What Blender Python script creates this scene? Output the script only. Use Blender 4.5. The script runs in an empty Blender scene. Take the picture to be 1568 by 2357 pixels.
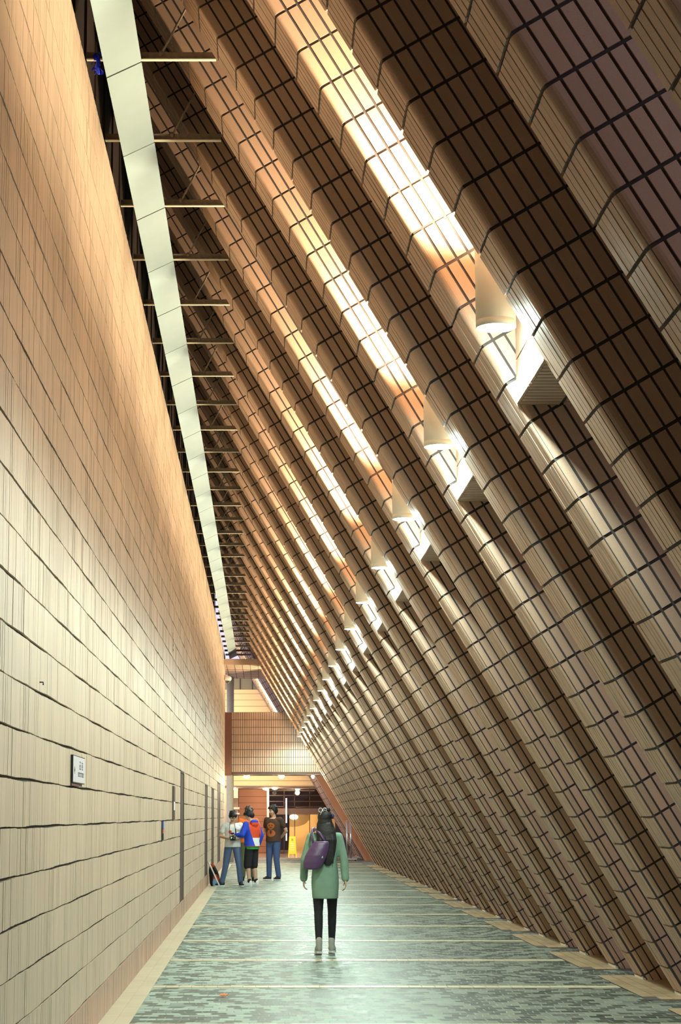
import bpy, bmesh, math, random
import numpy as np
from mathutils import Vector, Matrix, noise
random.seed(7); RNG = np.random.default_rng(7)
sc = bpy.context.scene
C = sc.collection
V = Vector

# ------------------------------------------------------------------ place constants (metres)
H_EYE = 1.6
XW = -1.285                      # face of the straight tiled wall
M_SL, C_SL = 0.59, 3.75          # leaning front plane: X + 0.59 Z = 3.75
LEN = math.sqrt(1 + M_SL**2)
SD = V((-M_SL/LEN, 0, 1/LEN))    # up the slope
ND = V((1/LEN, 0, M_SL/LEN))     # outward from the hall
PER = 3.41                       # bay period
R0, A0, RW = 10.73, 9.235, 0.435
DEP = 1.2
NB = 17

# ------------------------------------------------------------------ mesh builder
class MB:
    def __init__(s): s.v=[]; s.f=[]; s.m=[]; s.sm=[]
    def add(s, vs, fs, mi=0, smooth=False):
        o=len(s.v); s.v += [tuple(p) for p in vs]
        for f in fs:
            s.f.append(tuple(i+o for i in f)); s.m.append(mi); s.sm.append(smooth)
        return s
    def box(s, lo, hi, mi=0):
        x0,y0,z0=lo; x1,y1,z1=hi
        vs=[(x0,y0,z0),(x1,y0,z0),(x1,y1,z0),(x0,y1,z0),(x0,y0,z1),(x1,y0,z1),(x1,y1,z1),(x0,y1,z1)]
        return s.add(vs,[(0,3,2,1),(4,5,6,7),(0,1,5,4),(1,2,6,5),(2,3,7,6),(3,0,4,7)],mi)
    def obox(s, o, a, b, c, mi=0):
        o,a,b,c=V(o),V(a),V(b),V(c)
        vs=[o,o+a,o+a+b,o+b,o+c,o+a+c,o+a+b+c,o+b+c]
        fs=[(0,3,2,1),(4,5,6,7),(0,1,5,4),(1,2,6,5),(2,3,7,6),(3,0,4,7)]
        if a.cross(b).dot(c)<0: fs=[tuple(reversed(f)) for f in fs]
        return s.add(vs,fs,mi)
    def prism(s, poly, ext, mi=0):
        n=len(poly); ext=V(ext); p=[V(q) for q in poly]
        vs=p+[q+ext for q in p]
        nrm=V((0,0,0))
        for i in range(n): nrm+=p[i].cross(p[(i+1)%n])
        fl = nrm.dot(ext)<0
        fs=[tuple(reversed(range(n))), tuple(range(n,2*n))]+[(i,(i+1)%n,n+(i+1)%n,n+i) for i in range(n)]
        if fl: fs=[tuple(reversed(f)) for f in fs]
        return s.add(vs,fs,mi)
    def tube(s, pts, rad, n=10, mi=0, smooth=True, cap=True):
        pts=[V(p) for p in pts]; rs = rad if isinstance(rad,(list,tuple)) else [rad]*len(pts)
        up=None; vs=[]
        for i,p in enumerate(pts):
            t=(pts[min(i+1,len(pts)-1)]-pts[max(i-1,0)]).normalized()
            if up is None:
                up = V((0,0,1)) if abs(t.z)<.9 else V((1,0,0))
            a=(up-t*up.dot(t)).normalized(); b=t.cross(a); up=a
            for k in range(n):
                g=2*math.pi*k/n
                vs.append(p+(a*math.cos(g)+b*math.sin(g))*rs[i])
        fs=[]
        for i in range(len(pts)-1):
            for k in range(n):
                fs.append((i*n+k,i*n+(k+1)%n,(i+1)*n+(k+1)%n,(i+1)*n+k))
        if cap: fs += [tuple(reversed(range(n))), tuple((len(pts)-1)*n+k for k in range(n))]
        return s.add(vs,fs,mi,smooth)
    def lathe(s, prof, o=(0,0,0), n=32, mi=0, smooth=True):
        o=V(o); vs=[]
        for r,z in prof:
            for k in range(n):
                g=2*math.pi*k/n; vs.append(o+V((r*math.cos(g),r*math.sin(g),z)))
        fs=[]
        for i in range(len(prof)-1):
            for k in range(n):
                fs.append((i*n+k,i*n+(k+1)%n,(i+1)*n+(k+1)%n,(i+1)*n+k))
        return s.add(vs,fs,mi,smooth)
    def disc(s, o, r, n=32, mi=0, up=True):
        o=V(o); vs=[o+V((r*math.cos(2*math.pi*k/n),r*math.sin(2*math.pi*k/n),0)) for k in range(n)]
        return s.add(vs,[tuple(range(n)) if up else tuple(reversed(range(n)))],mi)
    def ell(s, c, r, rot=None, mi=0, nu=16, nv=10):
        c=V(c); vs=[]; 
        for j in range(nv+1):
            ph=math.pi*j/nv
            for i in range(nu):
                th=2*math.pi*i/nu
                p=V((r[0]*math.sin(ph)*math.cos(th), r[1]*math.sin(ph)*math.sin(th), r[2]*math.cos(ph)))
                if rot: p=rot@p
                vs.append(c+p)
        fs=[]
        for j in range(nv):
            for i in range(nu):
                fs.append((j*nu+i,(j+1)*nu+i,(j+1)*nu+(i+1)%nu,j*nu+(i+1)%nu))
        return s.add(vs,fs,mi,True)
    def cap(s, p, q, ra, rb, mi=0, n=14):
        p,q=V(p),V(q); d=q-p; L=d.length
        t=d/L if L>1e-6 else V((0,0,1))
        pts=[];rs=[]
        for a in (90,60,30,0):
            pts.append(p-t*ra*math.sin(math.radians(a))); rs.append(max(ra*math.cos(math.radians(a)),ra*.05))
        for a in (0,30,60,90):
            pts.append(q+t*rb*math.sin(math.radians(a))); rs.append(max(rb*math.cos(math.radians(a)),rb*.05))
        return s.tube(pts,rs,n,mi)
    def limb(s, pts, rs, mi=0):
        for i in range(len(pts)-1): s.cap(pts[i],pts[i+1],rs[i],rs[i+1],mi)
        return s
    def loft(s, rings, n=24, mi=0):
        """rings: (cx,cy,cz,rx,ry[,power]) horizontal superellipses, bottom to top, closed"""
        vs=[]
        for r in rings:
            cx,cy,cz,rx,ry=r[:5]; pw=r[5] if len(r)>5 else 2.3
            for k in range(n):
                g=2*math.pi*k/n; ca,sa=math.cos(g),math.sin(g)
                vs.append((cx+rx*math.copysign(abs(ca)**(2/pw),ca), cy+ry*math.copysign(abs(sa)**(2/pw),sa), cz))
        fs=[]
        for i in range(len(rings)-1):
            for k in range(n):
                fs.append((i*n+k,i*n+(k+1)%n,(i+1)*n+(k+1)%n,(i+1)*n+k))
        fs += [tuple(reversed(range(n))), tuple((len(rings)-1)*n+k for k in range(n))]
        return s.add(vs,fs,mi,True)
    def mesh(s, name, mats):
        me=bpy.data.meshes.new(name); me.from_pydata(s.v,[],s.f)
        for m in (mats if isinstance(mats,(list,tuple)) else [mats]): me.materials.append(m)
        me.polygons.foreach_set('material_index', s.m); me.polygons.foreach_set('use_smooth', s.sm)
        me.update(); return me
    def build(s, name, mats, parent=None, loc=None):
        return link(name, s.mesh(name,mats), parent, loc)

def link(name, data, parent=None, loc=None):
    o=bpy.data.objects.new(name, data); C.objects.link(o)
    if parent is not None: o.parent=parent
    if loc is not None: o.location=loc
    return o
def empty(name, loc=(0,0,0), rz=0):
    o=bpy.data.objects.new(name, None); C.objects.link(o); o.location=loc; o.rotation_euler=(0,0,rz); o.empty_display_size=.1
    return o
def tag(o, label, cat, group=None):
    o['label']=label; o['category']=cat
    if group: o['group']=group
    return o
def struct(o): o['kind']='structure'; return o
def copy_tree(o, parent=None):
    c=o.copy(); C.objects.link(c)
    if parent is not None: c.parent=parent
    for ch in list(o.children): copy_tree(ch,c)
    return c
ORD=['first','second','third','fourth','fifth','sixth','seventh','eighth','ninth','tenth','eleventh','twelfth','thirteenth','fourteenth','fifteenth','sixteenth','seventeenth','eighteenth','nineteenth','twentieth',
 'twenty-first','twenty-second','twenty-third','twenty-fourth','twenty-fifth','twenty-sixth','twenty-seventh','twenty-eighth','twenty-ninth','thirtieth','thirty-first','thirty-second','thirty-third','thirty-fourth','thirty-fifth','thirty-sixth','thirty-seventh','thirty-eighth']

# ------------------------------------------------------------------ materials
def nt(name):
    m=bpy.data.materials.new(name); m.use_nodes=True
    t=m.node_tree; b=t.nodes['Principled BSDF']
    return m,t,b
def flat(name, col, rough=.5, metal=0, spec=.5, emit=None, es=0, bump=None, var=0.0, vscale=8):
    m,t,b=nt(name); b.inputs['Base Color'].default_value=(*col,1); b.inputs['Roughness'].default_value=rough
    b.inputs['Metallic'].default_value=metal; b.inputs['Specular IOR Level'].default_value=spec
    if emit: b.inputs['Emission Color'].default_value=(*emit,1); b.inputs['Emission Strength'].default_value=es
    tc=t.nodes.new('ShaderNodeTexCoord')
    if var:
        n=t.nodes.new('ShaderNodeTexNoise'); n.inputs['Scale'].default_value=vscale; n.inputs['Detail'].default_value=4
        mx=t.nodes.new('ShaderNodeMix'); mx.data_type='RGBA'
        mx.inputs['A'].default_value=(*[c*(1-var) for c in col],1); mx.inputs['B'].default_value=(*[min(1,c*(1+var)) for c in col],1)
        t.links.new(tc.outputs['Object'],n.inputs['Vector']); t.links.new(n.outputs['Fac'],mx.inputs['Factor']); t.links.new(mx.outputs['Result'],b.inputs['Base Color'])
    if bump:
        n=t.nodes.new('ShaderNodeTexNoise'); n.inputs['Scale'].default_value=bump[0]; n.inputs['Detail'].default_value=5
        bp=t.nodes.new('ShaderNodeBump'); bp.inputs['Strength'].default_value=bump[1]; bp.inputs['Distance'].default_value=.01
        t.links.new(tc.outputs['Object'],n.inputs['Vector']); t.links.new(n.outputs['Fac'],bp.inputs['Height']); t.links.new(bp.outputs['Normal'],b.inputs['Normal'])
    return m
def tilemat(name, col, var=.06, speck=.35, rough=.5, spec=.4):
    m,t,b=nt(name); L=t.links.new
    tc=t.nodes.new('ShaderNodeTexCoord'); ge=t.nodes.new('ShaderNodeNewGeometry')
    n=t.nodes.new('ShaderNodeTexNoise'); n.inputs['Scale'].default_value=260; n.inputs['Detail'].default_value=1
    L(tc.outputs['Object'],n.inputs['Vector'])
    r=t.nodes.new('ShaderNodeValToRGB'); r.color_ramp.elements[0].position=.28; r.color_ramp.elements[0].color=(1-speck,1-speck,1-speck,1)
    r.color_ramp.elements[1].position=.36; r.color_ramp.elements[1].color=(1,1,1,1)
    L(n.outputs['Fac'],r.inputs['Fac'])
    n2=t.nodes.new('ShaderNodeTexNoise'); n2.inputs['Scale'].default_value=1.3; n2.inputs['Detail'].default_value=3
    L(tc.outputs['Object'],n2.inputs['Vector'])
    mr=t.nodes.new('ShaderNodeMapRange'); mr.inputs['To Min'].default_value=1-var; mr.inputs['To Max'].default_value=1+var
    L(ge.outputs['Random Per Island'],mr.inputs['Value'])
    mr2=t.nodes.new('ShaderNodeMapRange'); mr2.inputs['From Min'].default_value=.3; mr2.inputs['From Max'].default_value=.7; mr2.inputs['To Min'].default_value=.95; mr2.inputs['To Max'].default_value=1.05
    L(n2.outputs['Fac'],mr2.inputs['Value'])
    mu=t.nodes.new('ShaderNodeMath'); mu.operation='MULTIPLY'; L(mr.outputs['Result'],mu.inputs[0]); L(mr2.outputs['Result'],mu.inputs[1])
    vm=t.nodes.new('ShaderNodeVectorMath'); vm.operation='SCALE'; vm.inputs[0].default_value=col; L(mu.outputs[0],vm.inputs['Scale'])
    vm2=t.nodes.new('ShaderNodeVectorMath'); vm2.operation='MULTIPLY'; L(vm.outputs['Vector'],vm2.inputs[0]); L(r.outputs['Color'],vm2.inputs[1])
    L(vm2.outputs['Vector'],b.inputs['Base Color'])
    b.inputs['Roughness'].default_value=rough; b.inputs['Specular IOR Level'].default_value=spec
    bp=t.nodes.new('ShaderNodeBump'); bp.inputs['Strength'].default_value=.12; bp.inputs['Distance'].default_value=.004
    n3=t.nodes.new('ShaderNodeTexNoise'); n3.inputs['Scale'].default_value=40; L(tc.outputs['Object'],n3.inputs['Vector'])
    L(n3.outputs['Fac'],bp.inputs['Height']); L(bp.outputs['Normal'],b.inputs['Normal'])
    return m
TAN=(.48,.332,.24)
M_tile=tilemat('tan_tile',TAN)
M_wall=tilemat('wall_tile',(.645,.505,.375),var=.05,speck=.12)
M_dktile=tilemat('shaded_recess_tile',(.16,.11,.08))  # darker tile copy: the shade in the recesses is put into its colour
M_pink=tilemat('pink_tile',(.56,.37,.27),var=.06,speck=.12)
M_terra=tilemat('terracotta_tile',(.58,.27,.15),var=.06,speck=.1)
M_pad=tilemat('pad_tile',(.40,.29,.17),var=.16,speck=.3,rough=.4)
M_strip=tilemat('strip_tile',(.60,.53,.38),var=.04,speck=.1,rough=.4)
M_grout=flat('dark_grout',(.06,.05,.05),.9,var=.3,vscale=30)
M_brown=flat('brown_metal',(.10,.06,.045),.6,var=.2,vscale=3)
M_dkwall=flat('dark_brown_wall',(.06,.04,.03),.8,var=.3,vscale=2)
M_mint=flat('mint_paint',(.29,.375,.37),.45,var=.06,vscale=5,bump=(3,.1))
M_cream=flat('cream_tone',(.62,.58,.44),.5,var=.15,vscale=20)
M_rust=flat('rusty_paint',(.22,.17,.12),.7,var=.5,vscale=25)
M_lampw=flat('lamp_white',(.80,.78,.68),.4)
M_white=flat('white_paint',(.8,.8,.76),.5)
M_black=flat('black_plastic',(.012,.012,.014),.4)
M_dark=flat('dark_void',(.02,.018,.02),.8)
M_steel=flat('brushed_steel',(.6,.6,.58),.3,1)
M_glass=flat('grey_glass',(.10,.09,.085),.08)
M_trimw=flat('pale_metal_trim',(.6,.57,.5),.35,.3)

def lensmat(name,col,s):
    return flat(name,(.9,.9,.85),.4,emit=col,es=s)
COOL=(.81,1.0,.89); WARM=(1.0,.83,.56)
M_lens=lensmat('cool_lens',COOL,40)
M_lensw=lensmat('warm_lens',WARM,40)
M_pin=lensmat('ceiling_lens',(1,.86,.62),25)

def floormat():
    m,t,b=nt('stone_setts'); L=t.links.new
    tc=t.nodes.new('ShaderNodeTexCoord')
    n=t.nodes.new('ShaderNodeTexNoise'); n.inputs['Scale'].default_value=.9; n.inputs['Detail'].default_value=2
    L(tc.outputs['Object'],n.inputs['Vector'])
    sub=t.nodes.new('ShaderNodeVectorMath'); sub.operation='SUBTRACT'; L(n.outputs['Color'],sub.inputs[0]); sub.inputs[1].default_value=(.5,.5,.5)
    scl=t.nodes.new('ShaderNodeVectorMath'); scl.operation='SCALE'; scl.inputs['Scale'].default_value=.3; L(sub.outputs['Vector'],scl.inputs[0])
    ad=t.nodes.new('ShaderNodeVectorMath'); L(tc.outputs['Object'],ad.inputs[0]); L(scl.outputs['Vector'],ad.inputs[1])
    br=t.nodes.new('ShaderNodeTexBrick'); br.offset=.5; L(ad.outputs['Vector'],br.inputs['Vector'])
    br.inputs['Scale'].default_value=1; br.inputs['Brick Width'].default_value=.125; br.inputs['Row Height'].default_value=.15
    br.inputs['Mortar Size'].default_value=.006; br.inputs['Mortar Smooth'].default_value=.3
    br.inputs['Color1'].default_value=(0,0,0,1); br.inputs['Color2'].default_value=(1,1,1,1); br.inputs['Mortar'].default_value=(.5,.5,.5,1)
    rp=t.nodes.new('ShaderNodeValToRGB'); e=rp.color_ramp.elements
    e[0].position=.0; e[0].color=(.06,.085,.072,1); e[1].position=1; e[1].color=(.37,.475,.415,1)
    k=e.new(.45); k.color=(.125,.16,.142,1); k=e.new(.55); k.color=(.28,.36,.315,1)
    L(br.outputs['Color'],rp.inputs['Fac'])
    # broad warmer region of stones; the dimmer light near the piers is painted in
    n2=t.nodes.new('ShaderNodeTexNoise'); n2.inputs['Scale'].default_value=.35; n2.inputs['Detail'].default_value=4; L(tc.outputs['Object'],n2.inputs['Vector'])
    sx=t.nodes.new('ShaderNodeSeparateXYZ'); L(tc.outputs['Object'],sx.inputs['Vector'])
    ma=t.nodes.new('ShaderNodeMath'); ma.operation='MULTIPLY_ADD'; ma.inputs[1].default_value=2.2; L(n2.outputs['Fac'],ma.inputs[0]); L(sx.outputs['X'],ma.inputs[2])
    mrg=t.nodes.new('ShaderNodeMapRange'); mrg.inputs['From Min'].default_value=1.9; mrg.inputs['From Max'].default_value=3.3; mrg.interpolation_type='SMOOTHSTEP'; L(ma.outputs[0],mrg.inputs['Value'])
    mx=t.nodes.new('ShaderNodeMix'); mx.data_type='RGBA'; mx.blend_type='MULTIPLY'; L(mrg.outputs['Result'],mx.inputs['Factor']); L(rp.outputs['Color'],mx.inputs['A']); mx.inputs['B'].default_value=(.48,.40,.34,1)
    mm=t.nodes.new('ShaderNodeMix'); mm.data_type='RGBA'; L(br.outputs['Fac'],mm.inputs['Factor']); L(mx.outputs['Result'],mm.inputs['A']); mm.inputs['B'].default_value=(.20,.25,.215,1)
    L(mm.outputs['Result'],b.inputs['Base Color'])
    rr=t.nodes.new('ShaderNodeMapRange'); rr.inputs['To Min'].default_value=.42; rr.inputs['To Max'].default_value=.68; L(br.outputs['Color'],rr.inputs['Value']); L(rr.outputs['Result'],b.inputs['Roughness'])
    n3=t.nodes.new('ShaderNodeTexNoise'); n3.inputs['Scale'].default_value=14; n3.inputs['Detail'].default_value=4; L(tc.outputs['Object'],n3.inputs['Vector'])
    h=t.nodes.new('ShaderNodeMath'); h.operation='MULTIPLY_ADD'; h.inputs[1].default_value=.35; L(br.outputs['Color'],h.inputs[0]); L(n3.outputs['Fac'],h.inputs[2])
    bp=t.nodes.new('ShaderNodeBump'); bp.inputs['Strength'].default_value=.35; bp.inputs['Distance'].default_value=.01; b.inputs['Specular IOR Level'].default_value=.25; L(h.outputs[0],bp.inputs['Height']); L(bp.outputs['Normal'],b.inputs['Normal'])
    return m
M_floor=floormat()
M_pinkfloor=flat('polished_pink_floor',(.5,.36,.30),.15,var=.2,vscale=6)
M_asph=flat('dark_asphalt',(.06,.055,.06),.8,var=.3,vscale=4)

# ------------------------------------------------------------------ fast tile arrays
def tile_boxes(origin, U, W, N, us, ws, jit=0.0):
    """us: list of (u0,u1); ws: list of (w0,w1); thickness vector N. returns arrays for a mesh of separate tiles"""
    pass
def array_mesh(name, boxes, mats, mi=None):
    """boxes: (k,8,3) vertex array ordered like MB.box"""
    k=len(boxes); me=bpy.data.meshes.new(name)
    fs=np.array([(4,5,6,7),(0,1,5,4),(1,2,6,5),(2,3,7,6),(3,0,4,7)])
    faces=(np.arange(k)[:,None,None]*8+fs[None]).reshape(-1,4)
    me.vertices.add(k*8); me.vertices.foreach_set('co',np.asarray(boxes,dtype=np.float32).ravel())
    me.loops.add(faces.size); me.loops.foreach_set('vertex_index',faces.ravel().astype(np.int32))
    me.polygons.add(len(faces)); me.polygons.foreach_set('loop_start',(np.arange(len(faces))*4).astype(np.int32))
    for m in mats: me.materials.append(m)
    if mi is not None: me.polygons.foreach_set('material_index',np.repeat(mi,5).astype(np.int32))
    me.update(calc_edges=True); me.validate(); me.shade_flat(); return me

# ------------------------------------------------------------------ straight wall (left)
def left_wall():
    y0,y1=2.0,66.4; cw=.0745; ch=.254; ph=.016
    doors=[(30.5,31.85,2.3),(43.4,45.3,2.3),(49.0,51.2,2.3),(55.6,58.9,2.56)]
    nc=int((y1-y0)/cw); bx=[]; mi=[]
    for c in range(28):
        z0=ph+c*ch-(.016 if c==0 else 0)+(.0065 if c else 0); z1=ph+(c+1)*ch-.0065
        if c==27: z1=7.0
        for i in range(nc):
            a=y0+i*cw+.0012; b=a+cw-.0024
            ym=(a+b)/2
            if c>0 and any(d0<ym<d1 and z1<dz+.1 for d0,d1,dz in doors): continue
            p=RNG.normal(0,.0005); t=RNG.normal(0,.0006)
            wz=.0028*math.sin(ym*1.7+c*2.1)+.002*math.sin(ym*5.3+c)+RNG.normal(0,.0008)
            xf0=XW+p-t; xf1=XW+p+t; xb=XW-.014
            if c==0: xf0+=.004; xf1+=.004; wz=0
            # top (outer) face first four = back, last four = front
            bx.append([(xb,b,z0+wz),(xb,a,z0+wz),(xb,a,z1+wz),(xb,b,z1+wz),(xf1,b,z0+wz),(xf0,a,z0+wz),(xf0,a,z1+wz),(xf1,b,z1+wz)])
            mi.append(1 if c==0 else 0)
    bx=np.array(bx)[:,[1,0,3,2,5,4,7,6]]
    return array_mesh('wall_left',bx,[M_wall,M_pink],np.array(mi)), doors
me,doors=left_wall()
wl=struct(link('wall_left',me))
k=MB(); k.box((-1.9,2.0,0),(XW-.0135,66.4,6.99)); o=k.build('wall_left_core',M_grout); struct(o)
for i,(a,b,z) in enumerate(doors):
    d=MB(); d.box((XW-.013,a+.02,.12),(XW-.006,b-.02,z-.02))
    for f in (.33,.66): d.box((XW-.0062,a+(b-a)*f-.004,.14),(XW-.003,a+(b-a)*f+.004,z-.04))
    o=struct(d.build('door_%d'%(i+1),M_brown))
    f=MB(); f.box((XW-.013,a-.01,.0),(XW+.004,a+.03,z)); f.box((XW-.013,b-.03,.0),(XW+.004,b+.01,z)); f.box((XW-.013,a,z-.03),(XW+.004,b,z+.005))
    f.build('door_frame',M_dkwall,o)
# upper set-back wall and ceiling
u=MB(); u.box((-1.9,2,7.0),(-1.62,64.5,9.3)); 
for q in range(60): u.box((-1.62,3+q*1.05,7.0),(-1.60,3.06+q*1.05,9.2))
struct(u.build('wall_upper',M_dkwall))
u=MB(); u.box((-1.9,2,9.2),(1.6,64.5,9.4)); struct(u.build('ceiling',M_dkwall))
u=MB(); u.box((-1.9,-10,0),(XW,2.0,9.3)); struct(u.build('wall_left_behind',M_wall))
u=MB(); u.box((-1.9,-10.3,0),(6,-10,9.3)); struct(u.build('wall_behind',M_wall))
u=MB(); u.box((-1.9,-10,9.2),(1.6,2,9.4)); struct(u.build('ceiling_behind',M_dkwall))
u=MB(); p0=V((C_SL,-10,0)); u.prism([p0,p0+SD*(9.2*LEN),p0+SD*(9.2*LEN)+V((.4,0,0)),p0+V((.4,0,0))],(0,14.2,0)); struct(u.build('wall_right_behind',M_tile))

# ------------------------------------------------------------------ floor
f=MB(); f.box((-1.9,-10,-.2),(30,76,0)); struct(f.build('floor',M_floor))
f=MB(); f.box((-6,76,-.2),(14,112,0.001)); struct(f.build('floor_beyond',M_pinkfloor))
f=MB(); f.box((30,-20,-.25),(90,120,-.02)); struct(f.build('ground_outside',M_asph))
# border strip along the wall : two tile columns
bx=[]
for j in range(2):
    for i in range(int(64/.12)):
        a=2+i*.12+.0015; b=a+.117; x0=XW+.002+j*.122; x1=x0+.1205
        bx.append([(x0,a,0),(x1,a,0),(x1,b,0),(x0,b,0),(x0,a,.004),(x1,a,.004),(x1,b,.004),(x0,b,.004)])
struct(link('baseboard_left',array_mesh('baseboard_left',np.array(bx),[M_strip])))
# pale tile lines across the paving
FL=3.40; F0=18.72-3.34
for q in range(18):
    y=F0+FL*q+.02*q*.5
    if y>75: break
    bx=[]; x=XW+.25
    while x<3.35:
        b=min(x+.118,3.37); bx.append([(x+.0015,y-.1,0),(b,y-.1,0),(b,y+.1,0),(x+.0015,y+.1,0),(x+.0015,y-.1,.005),(b,y-.1,.005),(b,y+.1,.005),(x+.0015,y+.1,.005)]); x+=.121
    struct(link('trim_%d'%(q+1),array_mesh('trim',np.array(bx),[M_strip])))

# ------------------------------------------------------------------ leaning piers
def pier_mesh():
    CO=.2565; J=.018; CW=.0745; JC=.015; PH=.05
    T1=10.75
    m=MB()
    def P(t,y,n): return V((C_SL,0,0))+SD*t+V((0,1,0))*y+ND*n
    def slab(t0,t1,y0,y1,n0,n1):
        m.obox(P(t0,y0,n0),SD*(t1-t0),V((0,y1-y0,0)),ND*(n1-n0),0)
    # core
    m.obox(P(-.9,.012,.012),SD*(T1+.9),V((0,RW-.024,0)),ND*(DEP-.012),1)
    nC=int((T1+.9)/CO)+1
    for c in range(-4,nC):
        t0=PH+c*CO+J/2; t1=PH+(c+1)*CO-J/2
        if t0>T1: break
        t1=min(t1,T1)
        # rounded corner piece, rounder towards the floor
        fr=min(1,max(0,(t0)/9.0)); r=.072*(1-fr)+.012*fr
        ed=CW-JC/2
        prof=[(ed,0.0)]
        for a in range(0,91,18):
            g=math.radians(a); prof.append((r-r*math.sin(g), r-r*math.cos(g)))
        prof+=[(0.0,ed),(.012,ed),(.012+r*.25,.012+r*.25),(ed,.012)]
        m.prism([P(t0,y,n) for y,n in prof],SD*(t1-t0),0)
        # front columns
        y=CW
        while y<RW-.02:
            y2=min(y+CW,RW); j=RNG.normal(0,.001)
            slab(t0,t1,y+.005,y2-(.005 if y2<RW else 0),j,.013); y+=CW
        # near and far sides
        n=CW
        while n<DEP-.01:
            n2=min(n+CW,DEP)
            slab(t0,t1,abs(RNG.normal(0,.0006)),.013,n+JC/2,n2-JC/2)
            slab(t0,t1,RW-.013,RW,n-CW*.0+JC/2,n2-JC/2)
            n+=CW
    me=m.mesh('leaning_pier',[M_tile,M_grout])
    b=bmesh.new(); b.from_mesh(me)
    for z,nz in ((0.0,-1),(9.2,1)):
        g=b.verts[:]+b.edges[:]+b.faces[:]
        bmesh.ops.bisect_plane(b,geom=g,plane_co=(0,0,z),plane_no=(0,0,nz),clear_outer=True)
    b.to_mesh(me); b.free(); me.shade_flat(); return me
PIER=pier_mesh()
tm=MB(); tm.obox(V((C_SL-.012,.004,0)),V((.03,0,0)),V((0,RW-.008,0)),V((-.01,0,.03))); TRIM=tm.mesh('metal_foot_trim',M_trimw)
piers=[]
for n in range(-1,NB+4):
    if n>=0 or True:
        piers.append((A0+PER*n,'A',n)); piers.append((R0+PER*n,'R',n))
piers.sort(); cnt=0
for y,k,n in piers:
    if n>NB+3 or 65.8<y<71.5: continue
    o=link('leaning_pier',PIER,loc=(0,y,0)); link('foot_trim',TRIM,o)
    if n==-1:
        lb='largest leaning tan tiled pier, cut off by the right edge of the picture' if k=='A' else 'leaning tan tiled pier with grey-violet shaded side, two before the hanging lamps begin'
    elif n<NB:
        lb=('leaning tan tiled pier just in front of the %s hanging lamp in the row' if k=='A' else 'leaning tan tiled pier just behind the %s hanging lamp in the row')%ORD[n]
    else:
        lb='leaning tan tiled pier beyond the footbridge, %s after the last lamp'%ORD[(n-NB)*2+(1 if k=='R' else 0)]
    tag(o,lb,'pier','leaning tiled piers')

# closures between piers
def profile_pts():
    z1=(C_SL+DEP*LEN-1.44)/M_SL
    return z1
ZK=profile_pts(); XB=C_SL+DEP*LEN
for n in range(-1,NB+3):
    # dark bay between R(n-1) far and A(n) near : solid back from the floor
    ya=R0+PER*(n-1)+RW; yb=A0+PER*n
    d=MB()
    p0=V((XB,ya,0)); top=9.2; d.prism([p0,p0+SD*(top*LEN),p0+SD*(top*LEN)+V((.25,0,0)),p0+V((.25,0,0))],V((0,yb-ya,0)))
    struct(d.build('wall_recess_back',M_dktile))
for n in range(0,NB):
    ya=A0+PER*n+RW; yb=R0+PER*n; w=yb-ya
    d=MB()
    # vertical tiled panel above the soffit
    bx=[]
    d.box((1.454,ya,3.93),(1.60,yb,ZK),1)
    for c in range(9):
        z0=3.9+c*.2565+.006; z1=min(3.9+(c+1)*.2565-.006,ZK+.1)
        i=0
        while i*.0745<w-.01:
            a=ya+i*.0745+.002; b=min(a+.0705,yb); d.box((1.44,a,z0),(1.455,b,z1),0); i+=1
    s0=V((1.44,ya,ZK)); L2=(9.2-ZK)*LEN
    d.prism([s0,s0+SD*L2,s0+SD*L2+V((.25,0,0)),s0+V((.25,0,0))],V((0,w,0)),1)
    # soffit
    xo=2.9
    d.box((1.454,ya,3.912),(xo,yb,4.05),1)
    i=0
    while i*.0745<w-.01:
        a=ya+i*.0745+.007; b=min(a+.0605,yb)
        d.box((1.455,a,3.9),(1.455+.225,b,3.915),0)
        if a<yb-.99+.06 or b>yb-.09: d.box((1.455+.25,a,3.9),(xo,b,3.915),0)
        else:
            d.box((1.455+.25,a,3.9),(1.455+.42,b,3.915),0); d.box((1.455+.95,a,3.9),(xo,b,3.915),0)
        i+=1
    struct(d.build('wall_bulkhead',[M_tile,M_grout]))
    hb=MB(); x0,x1=1.455+.44,1.455+.93; y0,y1=ya+.16,yb-.1
    hb.box((x0,y0,3.895),(x1,y0+.03,3.915)); hb.box((x0,y1-.03,3.895),(x1,y1,3.915)); hb.box((x0,y0+.03,3.895),(x0+.03,y1-.03,3.915)); hb.box((x1-.03,y0+.03,3.895),(x1,y1-.03,3.915))
    h=hb.build('soffit_hatch',M_rust); pn=MB(); pn.box((x0+.03,y0+.03,3.905),(x1-.03,y1-.03,3.9118)); pn.build('hatch_panel',M_dark,h)
    tag(h,'dark framed hatch in the soffit under the %s hanging lamp'%ORD[n],'hatch','soffit hatches under the lamps')
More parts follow.
